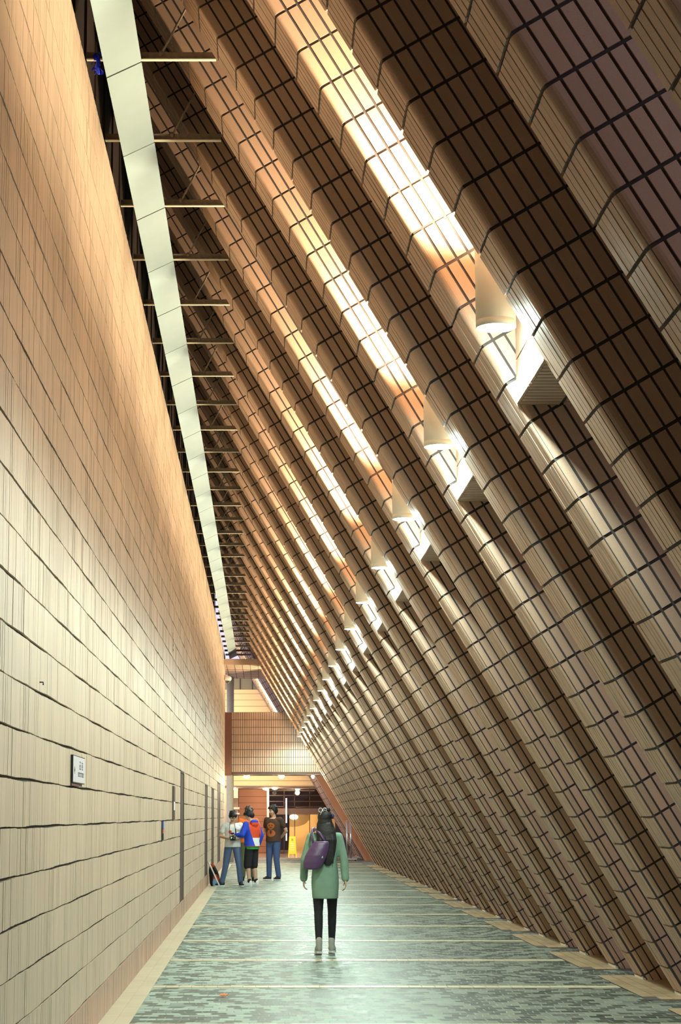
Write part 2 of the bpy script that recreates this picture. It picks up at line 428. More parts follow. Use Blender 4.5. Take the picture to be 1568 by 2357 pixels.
# pads of tan floor tiles at the foot of each pier pair
for n in range(-1,NB+1):
    y0=R0+PER*(n-1)-.1; y1=A0+PER*n+RW+.12
    bx=[]
    for j in range(3):
        yy=y0+(.25 if j==0 else 0)
        while yy<y1-.01:
            b=min(yy+.245,y1); x0=3.385+j*.122; x1=x0+.110
            bx.append([(x0,yy+.003,0),(x1,yy+.003,0),(x1,b,0),(x0,b,0),(x0,yy+.003,.012),(x1,yy+.003,.012),(x1,b,.012),(x0,b,.012)]); yy+=.25
    yy=y0+.1+RW
    while yy<y1-RW-.1:
        bx.append([(3.752,yy+.004,0),(4.95,yy+.004,0),(4.95,yy+.0705,0),(3.752,yy+.0705,0),(3.752,yy+.004,.012),(4.95,yy+.004,.012),(4.95,yy+.0705,.012),(3.752,yy+.0705,.012)]); yy+=.0745
    if n>=NB: continue
    gb_=MB(); gb_.box((3.385,y0,0),(4.95,y1,.005)); struct(gb_.build('trim_pad_bed',M_grout))
    struct(link('trim_%d'%(30+n),array_mesh('trim_pad',np.array(bx),[M_pad])))

# ------------------------------------------------------------------ cylinder lamps
LX,LZ=1.259,4.2
def make_lamp():
    root=empty('cylinder_lamp',(LX,10.15,LZ))
    R=.108; Hh=.46
    b=MB(); b.lathe([(R-.012,.02),(R-.012,0),(R,0),(R,.035),(R-.002,.037),(R-.002,.041),(R,.043),(R,Hh),(R-.012,Hh),(R-.012,Hh-.03)],n=48)
    b.build('lamp_body',M_lampw,root)
    d=MB(); d.disc((0,0,.006),R-.012,48,up=False); d.build('lens',M_lens,root)
    d=MB(); d.disc((0,0,Hh-.02),R-.012,48,up=True); d.build('upper_lens',M_lensw,root)
    k=MB(); k.box((R-.004,-.05,.12),(.181-.0,.05,.32)); k.build('bracket',M_lampw,root)
    l=bpy.data.lights.new('downlight','SPOT'); l.energy=P_DOWN; l.color=COOL; l.spot_size=math.radians(170); l.spot_blend=.4; l.shadow_soft_size=.05
    o=link('downlight',l,root,(0,0,-.03))
    l=bpy.data.lights.new('lens_glow','POINT'); l.energy=P_GLOW; l.color=COOL; l.shadow_soft_size=.04
    link('lens_glow',l,root,(0,0,-.05))
    l=bpy.data.lights.new('uplight','SPOT'); l.energy=P_UP; l.color=WARM; l.spot_size=math.radians(168); l.spot_blend=.7; l.shadow_soft_size=.06
    o=link('uplight',l,root,(0,0,Hh+.02)); o.rotation_euler=(math.pi,0,0); o.rotation_euler=(math.radians(180),math.radians(0),0)
    return root
P_DOWN,P_UP,P_GLOW=240,690,38
lamp=make_lamp()
for n in range(NB):
    o=lamp if n==0 else copy_tree(lamp)
    o.location=(LX,10.15+PER*n,LZ)
    tag(o,'%s white cylinder lamp hanging between the leaning piers, counted from the largest'%ORD[n],'lamp','cylinder lamps between the piers')

for i,y in enumerate((3.33,-.08)):  # unseen lamps added to brighten the nearest piers
    o=copy_tree(lamp); o.location=(1.0,y,LZ)
    for ch in list(o.children):
        if ch.type=='LIGHT' and not ch.name.startswith('uplight'): bpy.data.objects.remove(ch)
    tag(o,'white fill lamp added out of view behind the camera, %s from it'%ORD[i],'lamp','fill lamps added behind the camera')
# ------------------------------------------------------------------ overhead trough and bars
tr=empty('cable_trough',(0,0,0)); tag(tr,'long mint metal trough slung overhead along the top of the tiled wall','trough')
tp=MB(); L0=1.705
prof=[(-1.135,6.895),(-.882,7.018),(-.882,7.021),(-1.135,7.021)]
tp.prism([(x,.012,z) for x,z in prof],(0,L0-.024,0))
tpm=tp.mesh('cover_panel',M_mint)
rv=MB()
for yy in (.03,L0-.03):
    for s in (.06,.94):
        x=-1.135+s*.253; z=6.895+s*.125
        rv.ell((x,yy,z-.001),(.006,.006,.004),nu=8,nv=4)
for q in range(-4,33):
    y=13.38+1.705*(q-1)
    if y>66: break
    o=link('cover_panel',tpm,tr,(0,y,0))
tb=MB(); tb.box((-1.10,6,7.095),(-.92,66.5,7.16)); tb.build('trough_spine',M_rust,tr)
bm_=MB(); bm_.box((-1.28,-.006,7.032),(-.34,0,7.09),1); bm_.box((-1.28,-.034,7.024),(-.34,.006,7.032),0)
BAR=bm_.mesh('angle_bar',[M_cream,M_rust])  # cream flange: light on its underside put into the colour; web rusty
rd=MB(); rd.tube([(-.74,-.01,7.07),(-.3,-.01,7.95)],.009,8); rd.ell((-.74,-.01,7.08),(.02,.014,.025)); ROD=rd.mesh('tie_rod',M_rust)
for q in range(-3,32):
    y=13.38+1.705*q
    o=link('support_bar',BAR,loc=(0,y,0)); link('tie_rod',ROD,o)
    if q<0: tag(o,'rusty support bar over the trough, out beyond the top of the picture','bar','bars over the trough')
    else: tag(o,'%s rusty angle bar crossing above the mint trough, counted from the top'%ORD[q],'bar','bars over the trough')
# blue scrap on first bar
bs=MB(); 
pts=[(-1.215,13.33,7.05),(-1.19,13.32,7.0),(-1.2,13.325,6.95),(-1.185,13.32,6.9)]
for i in range(26):
    a=V((-1.20+random.uniform(-.03,.03),13.33+random.uniform(-.02,.01),7.06-random.random()*.14)); 
    bs.add([a,a+V((random.uniform(-.03,.03),random.uniform(-.01,.01),random.uniform(-.05,.01))),a+V((random.uniform(-.03,.03),random.uniform(-.01,.01),random.uniform(-.05,.02)))],[(0,1,2)])
bs.tube(pts,[.02,.016,.018,.008],8)
tag(bs.build('plastic_strip',flat('blue_plastic',(.01,.03,.75),.25)),'crumpled blue plastic strip tied to the topmost bar by the wall','plastic strip')

# ------------------------------------------------------------------ fittings on the wall
sg=empty('direction_sign',(XW,13.02,1.82)); tag(sg,'small white direction sign in a black frame on the tiled wall','sign')
s=MB(); s.box((0,0,0),(.018,.86,.185)); s.build('sign_box',M_black,sg)
s=MB(); s.box((.018,.006,.006),(.0195,.854,.179)); s.build('sign_face',flat('sign_lilac_white',(.75,.70,.74),.4),sg)
s=MB()
s.prism([(.0196,.06,.085),(.0196,.115,.112),(.0196,.115,.058)],(.001,0,0))
s.box((.0196,.11,.079),(.0206,.13,.091))
def glyph(y,z,w,h,rects):
    for a,b,c,d in rects: s.box((.0196,y+a*w,z+b*h),(.0203,y+c*w,z+d*h))
G1=[(0,.9,1,1),(.45,0,.55,1),(0,.45,1,.55),(0,0,1,.1),(0,.0,.1,.55),(.9,0,1,.55)]
G2=[(0,.8,1,.9),(.1,.55,.9,.63),(.1,.3,.9,.38),(0,0,1,.1),(.1,.1,.2,.55),(.8,.1,.9,.55),(.45,.3,.55,1)]
s2=s; 
glyph(.44,.095,.10,.055,G1); glyph(.60,.095,.10,.055,G2)
for i in range(12):
    y=.34+i*.036
    glyph(y,.045,.026,.03,random.choice([[(0,0,.2,1),(.8,0,1,1),(0,.4,1,.6)],[(0,0,.2,1),(0,.8,1,1),(0,0,1,.2)],[(.4,0,.6,1),(0,.8,1,1)],[(0,0,.2,1),(0,.8,1,1),(.8,0,1,1),(0,0,1,.2)]]))
s.build('sign_lettering',flat('sign_ink',(.10,.08,.10),.6),sg)
s=MB(); s.box((0,0,-.02),(.012,.55,-.001)); s.build('sign_ledge',flat('dark_red_ledge',(.12,.03,.03),.6),sg)
def wallplate(name,y,z0,z1,w,mat,label,cat,th=.02):
    m=MB(); m.box((XW,y,z0),(XW+th,y+w,z1)); o=m.build(name,mat); tag(o,label,cat); return o
o=wallplate('notice_board',27.72,1.55,2.02,.5,M_brown,'narrow dark brown notice board on the tiled wall before the first door','notice board',.022)
m=MB(); m.box((XW+.022,27.75,1.68),(XW+.024,28.15,1.80)); m.build('pale_sheet',M_white,o)
o=wallplate('poster_frame',24.82,1.29,1.54,.3,M_black,'small colourful framed plaque on the tiled wall at eye height','plaque',.016)
m=MB(); m.box((XW+.016,24.83,1.44),(XW+.018,25.1,1.53)); m.build('blue_sheet',flat('blue_ink',(.05,.12,.6),.5),o)
m=MB(); m.box((XW+.016,24.83,1.38),(XW+.018,25.1,1.43)); m.build('red_sheet',flat('red_ink',(.7,.12,.05),.5),o)
def vent(y,z0,z1,lbl,w=.1,mat=None):
    r=empty('wall_vent',(XW,y,z0)); tag(r,lbl,'vent')
    b=MB(); b.box((0,0,0),(.008,w,z1-z0)); b.build('vent_plate',M_wall,r)
    n=int((z1-z0)/.07); sl=MB()
    for i in range(n): sl.box((.008,.01,i*.07+.02),(.010,w-.01,i*.07+.052))
    sl.build('vent_slots',mat or M_dark,r)
vent(27.5,3.9,4.18,'short slotted vent high on the tiled wall above the brown notice board')
vent(43.7,3.58,3.98,'slotted vent high on the tiled wall above the second door')
vent(47.2,1.62,2.62,'tall perforated vent between the second and third dark doors',.3,M_white)
m=MB(); m.tube([(XW-.002,11.15,2.36),(XW+.02,11.15,2.36),(XW+.02,11.16,2.345)],.004,6); tag(m.build('wall_hook',M_dark),'tiny dark hook sticking out of the tiled wall above the sign','hook')
cc=empty('security_camera',(XW+.12,64.3,6.1)); tag(cc,'round dome security camera on a bracket near the end of the wall','security camera')
m=MB(); m.ell((0,0,0),(.13,.13,.10)); m.build('dome_housing',M_white,cc)
m=MB(); m.ell((0,0,-.07),(.09,.09,.09)); m.build('dome_glass',M_glass,cc)
m=MB(); m.tube([(-.12,0,.1),(0,0,.1)],.03,10); m.build('bracket',M_white,cc)

# ------------------------------------------------------------------ footbridge and far end
def tiled_face(x0,x1,z0,z1,y,th,cw,ch,j=.006,mirror=False):
    bx=[]; x=x0
    while x<x1-.005:
        z=z0
        while z<z1-.005:
            a,b=x+j/2,min(x+cw-j/2,x1); c,d=z+j/2,min(z+ch-j/2,z1)
            bx.append([(a,y,d),(b,y,d),(b,y,c),(a,y,c),(a,y-th,d),(b,y-th,d),(b,y-th,c),(a,y-th,c)]); z+=ch
        x+=cw
    return np.array(bx)
br=empty('footbridge',(0,66,3.0)); tag(br,'tan tiled footbridge crossing the end of the hall above head height','footbridge')
m=MB(); m.box((-1.06,.0,0),(2.0,3.0,2.07)); m.build('bridge_core',M_grout,br)
bxs=tiled_face(-1.06,1.95,.06,2.07,0,.012,.075,.252,.016); link('bridge_tiling',array_mesh('bridge_tiling',bxs,[M_tile]),br)
m=MB(); m.box((-1.06,-.03,-.03),(2.2,.3,.06)); m.build('bridge_edge_beam',M_brown,br)
m=MB(); m.box((-1.285,-.1,-.05),(-1.06,.4,2.07)); m.build('brown_end_panel',flat('red_brown',(.16,.06,.035),.5,var=.2),br)
for i,(x,y,r) in enumerate([(-.55,66.15,.11),(.63,66.15,.1),(1.7,66.15,.05)]):
    e=empty('downlight_fitting',(x,y,2.93)); tag(e,'%s round light under the front edge of the footbridge'%['left-hand','middle','right-hand small'][i],'light','lights under the footbridge')
    m=MB(); m.lathe([(r,0.04),(r+.02,0.0),(r,-.01),(r-.01,-.01)],n=24); m.build('rim',M_white,e)
    m=MB(); m.ell((0,0,-.01),(r,r,.07)); m.build('lens',M_pin,e)
    l=bpy.data.lights.new('bridge_light','POINT'); l.energy=70; l.color=(1,.82,.5); l.shadow_soft_size=.06; link('bridge_light',l,e,(0,-.1,-.15))
m=MB(); m.box((-1.9,63.6,6.5),(.6,70,6.7),0)
for q in range(8): m.box((-1.3,64.0+q*.8,6.492),(.5,64.03+q*.8,6.5),1)
for q in range(7): m.box((-1.2+q*.26,63.6,6.492),(-1.185+q*.26,70,6.5),1)
struct(m.build('ceiling_end',[M_tile,M_grout]))
m=MB(); m.tube([(-1.16,69.4,0),(-1.16,69.4,6.5)],.13,20); tag(m.build('round_post',M_cream),'slim pale round post rising behind the brown end panel','post')
# far wall band
m=MB(); m.box((-1.6,80,2.76),(2.7,80.4,6.75),0)
for c in range(16): m.box((-1.6,79.995,2.76+c*.254),(2.7,80,2.772+c*.254),1)
struct(m.build('wall_far',[flat('far_warm_tile',(.72,.52,.30),.6,var=.05),M_grout]))
m=MB(); m.box((-1.6,80.1,6.75),(2.0,80.2,7.6),0)
for x in (-.95,-.45,.05): m.box((x,80.05,6.75),(x+.05,80.12,7.6),1)
o=struct(m.build('window_1',[flat('dull_glass',(.22,.2,.15),.2),M_grout]))
m=MB(); m.box((-6,78,2.76),(6,79.98,2.80)); m.box((-6,80.4,2.76),(8,100,2.84)); struct(m.build('ceiling_far',flat('grey_brown_ceiling',(.22,.16,.12),.7)))
m=MB(); m.box((-1.05,86,0),(.18,86.4,2.76),0)
for c in range(10): m.box((-1.05,85.995,c*.27),(.18,86,c*.27+.012),1)
struct(m.build('wall_terracotta',[M_terra,M_grout]))
m=MB(); m.box((-1.9,83,0),(-1.35,83.3,2.76)); m.box((-1.5,83,2.35),(-1.05,83.3,2.76)); struct(m.build('wall_end_left',M_wall))
gw=MB(); gw.box((-1.42,84,0),(-1.05,84.03,2.4)); o=struct(gw.build('window_2',flat('pale_brown_glass',(.34,.24,.18),.15)))
m=MB(); m.box((-1.5,83.9,1.88),(-1.0,84.05,1.97)); m.box((-1.5,83.9,1.66),(-1.0,84.05,1.73)); m.box((-1.5,83.9,0),(-1.40,84.05,2.4)); m.build('window_frame',M_white,o)
# glazed partition
gm,gt,gb=nt('lobby_glass'); gb.inputs['Base Color'].default_value=(.8,.78,.78,1); gb.inputs['Roughness'].default_value=.05; gb.inputs['Transmission Weight'].default_value=1; gb.inputs['IOR'].default_value=1.05
m=MB(); m.box((.25,84,0),(2.6,84.02,2.76)); o=struct(m.build('window_3',gm))
m=MB()
m.box((.18,83.95,0),(.27,84.08,2.76),1)
for z in (2.45,2.2,1.98): m.box((.25,83.97,z),(2.6,84.03,z+.03),0)
for x in (.9,1.35,2.0): m.box((x,83.97,0),(x+.03,84.03,2.76),0)
m.box((.6,83.9,1.66),(2.6,84.1,1.92),2)
m.build('window_frame',[M_brown,M_white,flat('grey_bronze',(.20,.13,.10),.5)],o)
m=MB(); m.box((-3,95,0),(6,95.3,2.76),0); m.box((1.25,92,0),(3.4,92.2,1.75),1)
struct(m.build('wall_lobby',[flat('lobby_violet_grey',(.20,.15,.15),.7),flat('lobby_yellow_tile',(.75,.5,.2),.6)]))
m=MB(); m.prism([(1.5,88,1.98),(3.2,88,1.98),(3.2,88,2.75),(2.4,88,2.75)],(0,2,0)); tag(m.build('stair_underside',M_dkwall),'dark sloping stair underside behind the lobby glass','stair')
m=MB(); m.box((.98,83.8,1.3),(1.04,83.9,2.35)); m.box((.98,83.8,.55),(1.04,83.9,1.1)); tag(m.build('door_light_strip',lensmat('teal_glow',(.5,.9,.95),.5)),'thin pale teal light strip on the lobby glass','light strip')
for i,(x,y) in enumerate([(-1.25,82),(.12,83.2),(.5,81.5),(1.5,84.6)]):
    e=empty('ceiling_spot',(x,y,2.74)); tag(e,'%s of four round ceiling lights before the lobby, counted from the left'%ORD[i],'light','ceiling lights before the lobby')
    m=MB(); m.ell((0,0,0),(.11,.11,.06)); m.build('lens',M_pin,e)
    m=MB(); m.lathe([(.12,.01),(.14,.01),(.14,-.015),(.115,-.02)],n=20); m.build('rim',M_white,e)
    l=bpy.data.lights.new('ceiling_spot_light','POINT'); l.energy=60; l.color=(1,.75,.48); l.shadow_soft_size=.1; link('spot_glow',l,e,(0,0,-.15))
e=empty('wall_lantern',(1.45,91.3,1.55)); tag(e,'bright round wall lamp glowing in the yellow lobby','lamp')
m=MB(); m.ell((0,0,0),(.2,.15,.12)); m.build('lens',lensmat('lantern_glow',(1,.8,.5),14),e)
m=MB(); m.tube([(0,0,0),(0,.7,.05)],.03,8); m.build('bracket',M_brown,e)
l=bpy.data.lights.new('lantern_light','POINT'); l.energy=90; l.color=(1,.75,.42); link('lantern_light',l,e,(0,-.3,0))
# unseen floodlight added behind the bridge to warm the upper far wall
e=empty('added_washer',(.6,73,5.35)); tag(e,'unseen brown floodlight box added between the footbridge and the far warm wall','light')
m=MB(); m.box((-.2,-.1,-.1),(.2,.1,.1)); m.build('housing',M_brown,e)
l=bpy.data.lights.new('washer_light','AREA'); l.energy=900; l.color=(1,.78,.46); l.size=.5; lo=link('washer_light',l,e,(0,.15,.1)); lo.rotation_euler=(math.radians(100),0,0)
# terracotta leaning panel
m=MB(); p=V((C_SL-.05,70.9,0)); m.prism([p,p+SD*3.6,p+SD*3.6+ND*.4,p+V((.47,0,0))],(0,.5,0)); tag(m.build('terracotta_buttress',M_terra),'orange terracotta leaning buttress under the far end of the footbridge','buttress')

# wet floor sign
ws=empty('wet_floor_sign',(1.17,77.6,0)); tag(ws,'yellow folding caution sign standing on the floor at the far end','caution sign')
My=flat('yellow_plastic',(.95,.62,.02),.4)
def board(sgn):
    m=MB()
    for (x0,x1,z0,z1) in [(-.17,-.12,0,.8),(.12,.17,0,.8),(-.12,.12,.72,.8),(-.12,.12,.12,.62),(-.12,-.05,.62,.72),(.05,.12,.62,.72)]:
        t0=1-z0/.8; t1=1-z1/.8
        sx0=.72+.28*t0; sx1=.72+.28*t1
        vs=[V((x0*sx0,sgn*.2*t0,z0)),V((x1*sx0,sgn*.2*t0,z0)),V((x1*sx1,sgn*.2*t1,z1)),V((x0*sx1,sgn*.2*t1,z1))]
        m.prism(vs,V((0,sgn*.02,0)))
    return m
board(-1).build('front_board',My,ws); board(1).build('rear_board',My,ws)
m=MB()
for z in (.5,.42,.34,.26): m.box((-.075,-.2*(1-z/.8)-.024,z),(.075,-.2*(1-z/.8)-.02,z+.035))
m.build('printed_lines',flat('sign_pale',(.95,.85,.55),.5),ws)
# barrier post
bp=empty('barrier_stand',(3.05,70.2,0)); tag(bp,'chrome twin-pole barrier stand on wheels near the feet of the piers','barrier')
for x in (-.03,.1):
    m=MB(); m.tube([(x,0,.1),(x,0,1.42)],.03,12); m.ell((x,0,1.43),(.035,.035,.02)); m.build('pole',M_steel,bp)
m=MB(); m.box((-.18,-.03,.06),(.32,.03,.1)); m.box((-.12,-.25,.06),(-.08,.25,.1)); m.box((.24,-.25,.06),(.28,.25,.1)); m.build('base',M_steel,bp)
for x in (-.1,.26):
    for y in (-.22,.22):
        m=MB(); m.tube([(x-.015,y,.03),(x+.015,y,.03)],.03,12); m.build('wheel',M_black,bp)
# floor scrap
m=MB()
for i in range(5):
    a=V((-.39+i*.012,17.75+random.uniform(-.02,.02),.003+.012*random.random()))
    m.prism([a,a+V((.03,.0,.008)),a+V((.025,.05,.012)),a+V((-.005,.045,.002))],(0,0,.003))
tag(m.build('orange_scrap',flat('orange_paper',(.9,.30,.08),.5)),'small crumpled orange scrap lying on the paving','litter scrap')
# ------------------------------------------------------------------ people
def solid(name, mb, mats, parent=None, voxel=.008, smooth=6, matfn=None, loc=None, fac=.5):
    """fuse overlapping closed shapes into one continuous smooth surface"""
    me=mb.mesh(name+'_raw',mats if isinstance(mats,(list,tuple)) else [mats])
    t=bpy.data.objects.new('tmp',me); C.objects.link(t)
    r=t.modifiers.new('r','REMESH'); r.mode='VOXEL'; r.voxel_size=voxel; r.use_smooth_shade=True
    if smooth: s=t.modifiers.new('s','SMOOTH'); s.iterations=smooth; s.factor=fac
    bpy.context.view_layer.update(); dg=bpy.context.evaluated_depsgraph_get()
    out=bpy.data.meshes.new_from_object(t.evaluated_get(dg)); out.name=name
    bpy.data.objects.remove(t); bpy.data.meshes.remove(me)
    out.materials.clear()
    for m in (mats if isinstance(mats,(list,tuple)) else [mats]): out.materials.append(m)
    out.polygons.foreach_set('use_smooth',[True]*len(out.polygons))
    if matfn:
        for p in out.polygons: p.material_index=matfn(p.center,p.normal)
    else: out.polygons.foreach_set('material_index',[0]*len(out.polygons))
    return link(name,out,parent,loc)
SKIN=flat('skin',(.62,.38,.26),.5,var=.05); SKIND=flat('eye_dark',(.03,.02,.02),.4); LIP=flat('lip',(.45,.18,.15),.5)
HAIRM=flat('black_hair',(.012,.010,.010),.6,bump=(60,.5)); HAIRB=flat('brown_hair',(.05,.028,.018),.6,bump=(60,.5))
def fabric(n,c,r=.85): return flat(n,c,r,bump=(22,.35),var=.12,vscale=14)
DENIM=fabric('denim',(.10,.15,.28)); DENIM2=fabric('dark_denim',(.06,.10,.24)); OLIVE=fabric('olive_cloth',(.11,.13,.07))
WHITE=fabric('white_cotton',(.87,.87,.85)); GREYT=flat('shoe_grey',(.42,.42,.38),.6); SOLE=flat('rubber_sole',(.75,.74,.70),.6)
BLK=fabric('black_cloth',(.014,.014,.018)); RED=fabric('red_fleece',(.75,.08,.025)); BLUE=fabric('blue_fleece',(.02,.07,.62)); GRN=fabric('green_cloth',(.02,.35,.06))
ORG=fabric('orange_cotton',(.85,.20,.03)); BRN=fabric('brown_cotton',(.07,.035,.02)); SAGE=fabric('sage_wool',(.20,.33,.245)); PURP=flat('purple_leather',(.10,.05,.13),.35,bump=(20,.2))

def hand(mb, w, f, n, side, curl=25, sc_=1.0):
    """w wrist, f along the hand, n way the palm faces, side = thumb direction"""
    w,f,n,side=V(w),V(f).normalized(),V(n).normalized(),V(side).normalized()
    s=sc_
    for k in (-.026,-.009,.009,.026):
        mb.cap(w+f*.012*s+side*k*.8*s, w+f*.085*s+side*k*s,.014*s,.0125*s,n=10)
    for k,L in ((.029,.066),(.010,.076),(-.010,.071),(-.028,.056)):
        p=w+f*.085*s+side*k*s; d=f.copy(); r=.0092*s; ax=f.cross(n)
        for q,fr in enumerate((.45,.32,.25)):
            d=(Matrix.Rotation(math.radians(curl*(1 if q else .7)),3,ax)@d).normalized()
            p2=p+d*L*fr*1.15*s; mb.cap(p,p2,r,r*.9,n=8); p=p2; r*=.9
    p=w+f*.022*s+side*.024*s; d=(f*.62+side*.7+n*.35).normalized(); p1=p+d*.042*s; mb.cap(p,p1,.014*s,.0115*s,n=8)
    d2=(f*.85+side*.2+n*.45).normalized(); mb.cap(p1,p1+d2*.034*s,.011*s,.009*s,n=8)

def head(mb, c, R, s=1.0):
    """c centre of skull, R head rotation"""
    def E(p,r,rot=None): mb.ell(V(c)+R@(V(p)*s),[x*s for x in r],R)
    E((0,.012,.022),(.074,.094,.092)); E((0,-.020,-.035),(.062,.068,.080)); E((0,-.048,-.078),(.034,.035,.034))
    E((0,-.088,-.028),(.013,.020,.022)); E((0,-.085,-.005),(.009,.012,.026))
    E((0,-.074,.022),(.052,.018,.012)); E((0,-.078,-.060),(.024,.014,.011))
    for x in (-.077,.077): E((x,.012,-.012),(.011,.020,.032))
    for x in (-.04,.04): E((x,-.060,-.035),(.022,.020,.024))
def head_mat(c,R,s=1.0):
    Ri=R.inverted()
    def fn(p,nrm):
        q=(Ri@(V(p)-V(c)))/s
        if q.y<-.05:
            for x in (-.031,.031):
                if (q.x-x)**2/.016**2+(q.z+.002)**2/.0065**2<1: return 1
                if (q.x-x)**2/.022**2+(q.z-.022)**2/.005**2<1: return 1
            if q.x**2/.024**2+(q.z+.060)**2/.007**2<1: return 2
        return 0
    return fn
def hair_short(c,R,s=1.0,fringe=.03):
    m=MB(); s=s*1.05
    def E(p,r): m.ell(V(c)+R@(V(p)*s),[x*s for x in r],R)
    E((0,.028,.044),(.087,.098,.090)); E((0,.055,-.005),(.082,.070,.085)); E((0,-.045,.080),(.066,.052,.036))
    E((-.03,-.072,.062),(.035,.030,fringe)); E((.03,-.070,.064),(.036,.030,fringe)); 
    for x in (-1,1): E((x*.074,.01,.012),(.017,.035,.05)); 
    for i in range(26):
        a=random.uniform(0,6.28); e=random.uniform(.2,1.3)
        d=V((math.cos(a)*math.cos(e),math.sin(a)*math.cos(e)+.15,math.sin(e)))
        p0=V((0,.028,.044))+V((d.x*.075,d.y*.085,d.z*.078)); p1=p0+d*.034+V((0,-.016,-.010))
        m.cap(V(c)+R@(p0*s),V(c)+R@(p1*s),.017*s,.006*s,n=8)
    return m
def eul(p,y,r=0): return Matrix.Rotation(math.radians(y),3,'Z')@Matrix.Rotation(math.radians(p),3,'X')@Matrix.Rotation(math.radians(r),3,'Y')
def shoe(parent, ankle, d, upper, sole, name='shoe', hi=0):
    """d: direction of the toe on the floor; ankle joint above the heel"""
    a=V((ankle[0],ankle[1],0)); d=V((d[0],d[1],0)).normalized(); sx=V((-d.y,d.x,0)); zo=V((0,0,ankle[2]-.085))
    m=MB()
    def cp(u0,z0,r0,u1,z1,r1): m.cap(a+d*u0+V((0,0,z0))+zo,a+d*u1+V((0,0,z1))+zo,r0,r1,n=12)
    cp(-.035,.052,.036,-.03,.10+hi,.040); cp(-.03,.05,.037,.06,.055,.040); cp(.0,.085,.038,.10,.060,.036)
    for s in (-.018,.018): m.cap(a+d*.05+sx*s+V((0,0,.045))+zo,a+d*.165+sx*s*.8+V((0,0,.043))+zo,.030,.025,n=12)
    o=solid(name,m,upper,parent,.007,4)
    m=MB(); pts=[]
    for u,wd in ((-.072,.0),(-.062,.028),(-.02,.036),(.05,.038),(.12,.045),(.165,.038),(.192,.016)): pts.append((u,wd))
    poly=[a+d*u+sx*w_ for u,w_ in pts]+[a+d*u-sx*w_ for u,w_ in reversed(pts[1:])]
    m.prism([p+zo+V((0,0,.001)) for p in poly],(0,0,.024)); m.build('sole',sole,o)
    return o

def human(loc, rz, H, P, label):
    """P: joints in metres for a 1.75 m figure facing -Y"""
    k=H/1.75; S=lambda p: V(p)*k
    root_name='person'
    pel=V(P.get('pelvis',(0,0,.94))); che=V(P.get('chest',(0,0,1.30))); hc=V(P.get('head',(0,-.02,1.635))); fem=P.get('female',False)
    sw=.165 if fem else .185
    b=MB()
    def lerp(t): return pel+(che-pel)*t
    tor=[(-.30,.07,.07),(-.20,.145,.095),(0,.165,.112),(.22,.150,.105),(.42,.135,.098),(.65,.150,.105),(1.0,.168,.112),(1.2,.165,.10),(1.36,.10,.075),(1.45,.06,.058)]
    wf=.92 if fem else 1
    b.loft([(*(S((lerp(t).x,lerp(t).y,lerp(t).z))),rx*k*wf,ry*k*wf) for t,rx,ry in tor])
    b.limb([S(che+V((0,.02,.16))),S(hc+V((0,.02,-.06)))],[.056*k*wf,.052*k*wf])
    hR=eul(*P.get('headrot',(0,0)))
    head(b,S(hc),hR,k*.98)
    for sd,nm in ((1,'L'),(-1,'R')):
        sh=che+V((sd*sw,0,.12)); el=V(P['elbow'+nm]); wr=V(P['wrist'+nm]); hp=V(P['hip'+nm]) if 'hip'+nm in P else pel+V((sd*.09,0,-.02)); kn=V(P['knee'+nm]); an=V(P['ankle'+nm])
        b.limb([S(che+V((sd*.09,0,.11))),S(sh),S(sh*.55+el*.45),S(el)],[x*k*wf for x in (.055,.055,.045,.037)])
        b.limb([S(el),S(el*.65+wr*.35),S(wr)],[x*k*wf for x in (.038,.040,.026)])
        ax=(wr-el).normalized(); hf=V(P.get('hand'+nm,ax)); pn=V(P.get('palm'+nm,(-sd,0,0)))
        pn=(pn-hf.normalized()*pn.dot(hf.normalized())).normalized(); td=hf.cross(pn)*1.0
        td=td if td.dot(V(P.get('thumb'+nm,(0,-1,.3))))>0 else -td
        hand(b,S(wr),hf,pn,td,P.get('curl'+nm,28),k*(.92 if fem else 1))
        b.limb([S(hp),S(hp*.5+kn*.5),S(kn)],[x*k*wf for x in (.088,.074,.056)])
        b.limb([S(kn),S(kn*.68+an*.32+V((0,.012,0))),S(an)],[x*k*wf for x in (.054,.056,.036)])
        td2=V(P['toe'+nm]).normalized(); b.limb([S(an+V((0,0,-.02))),S(V((an.x,an.y,an.z-.045))+td2*.11),S(V((an.x,an.y,an.z-.055))+td2*.16)],[.036*k,.028*k,.022*k])
    o=solid('person',b,[SKIN,SKIND,LIP],None,.0075,5,head_mat(S(hc),hR,k*.98),loc=loc)
    o.rotation_euler=(0,0,rz); tag(o,label,'person')
    return o,k,S,hR,pel,che,hc,sw
def tee(o,k,S,P,pel,che,sw,mat,matfn=None,mats=None,slv=.55,hem=-.12,name='t_shirt',ex=.014,long=False,hood=False):
    m=MB()
    def lerp(t): return pel+(che-pel)*t
    tor=[(hem,.178,.128),(.05,.176,.125),(.35,.165,.118),(.65,.168,.120),(1.0,.182,.124),(1.2,.176,.112),(1.33,.115,.088),(1.38,.085,.075)]
    m.loft([(*S(lerp(t)),(rx+ex)*k,(ry+ex)*k) for t,rx,ry in tor])
    for sd,nm in ((1,'L'),(-1,'R')):
        sh=che+V((sd*sw,0,.115)); el=V(P['elbow'+nm]); wr=V(P['wrist'+nm])
        if long:
            m.limb([S(che+V((sd*.08,0,.10))),S(sh),S(el),S(el+(wr-el)*.92)],[x*k for x in (.07,.072,.062,.044)])
        else:
            m.limb([S(che+V((sd*.08,0,.10))),S(sh),S(sh+(el-sh)*slv)],[x*k for x in (.065,.066,.066)])
    return solid(name,m,mats or mat,o,.0085,4,matfn)
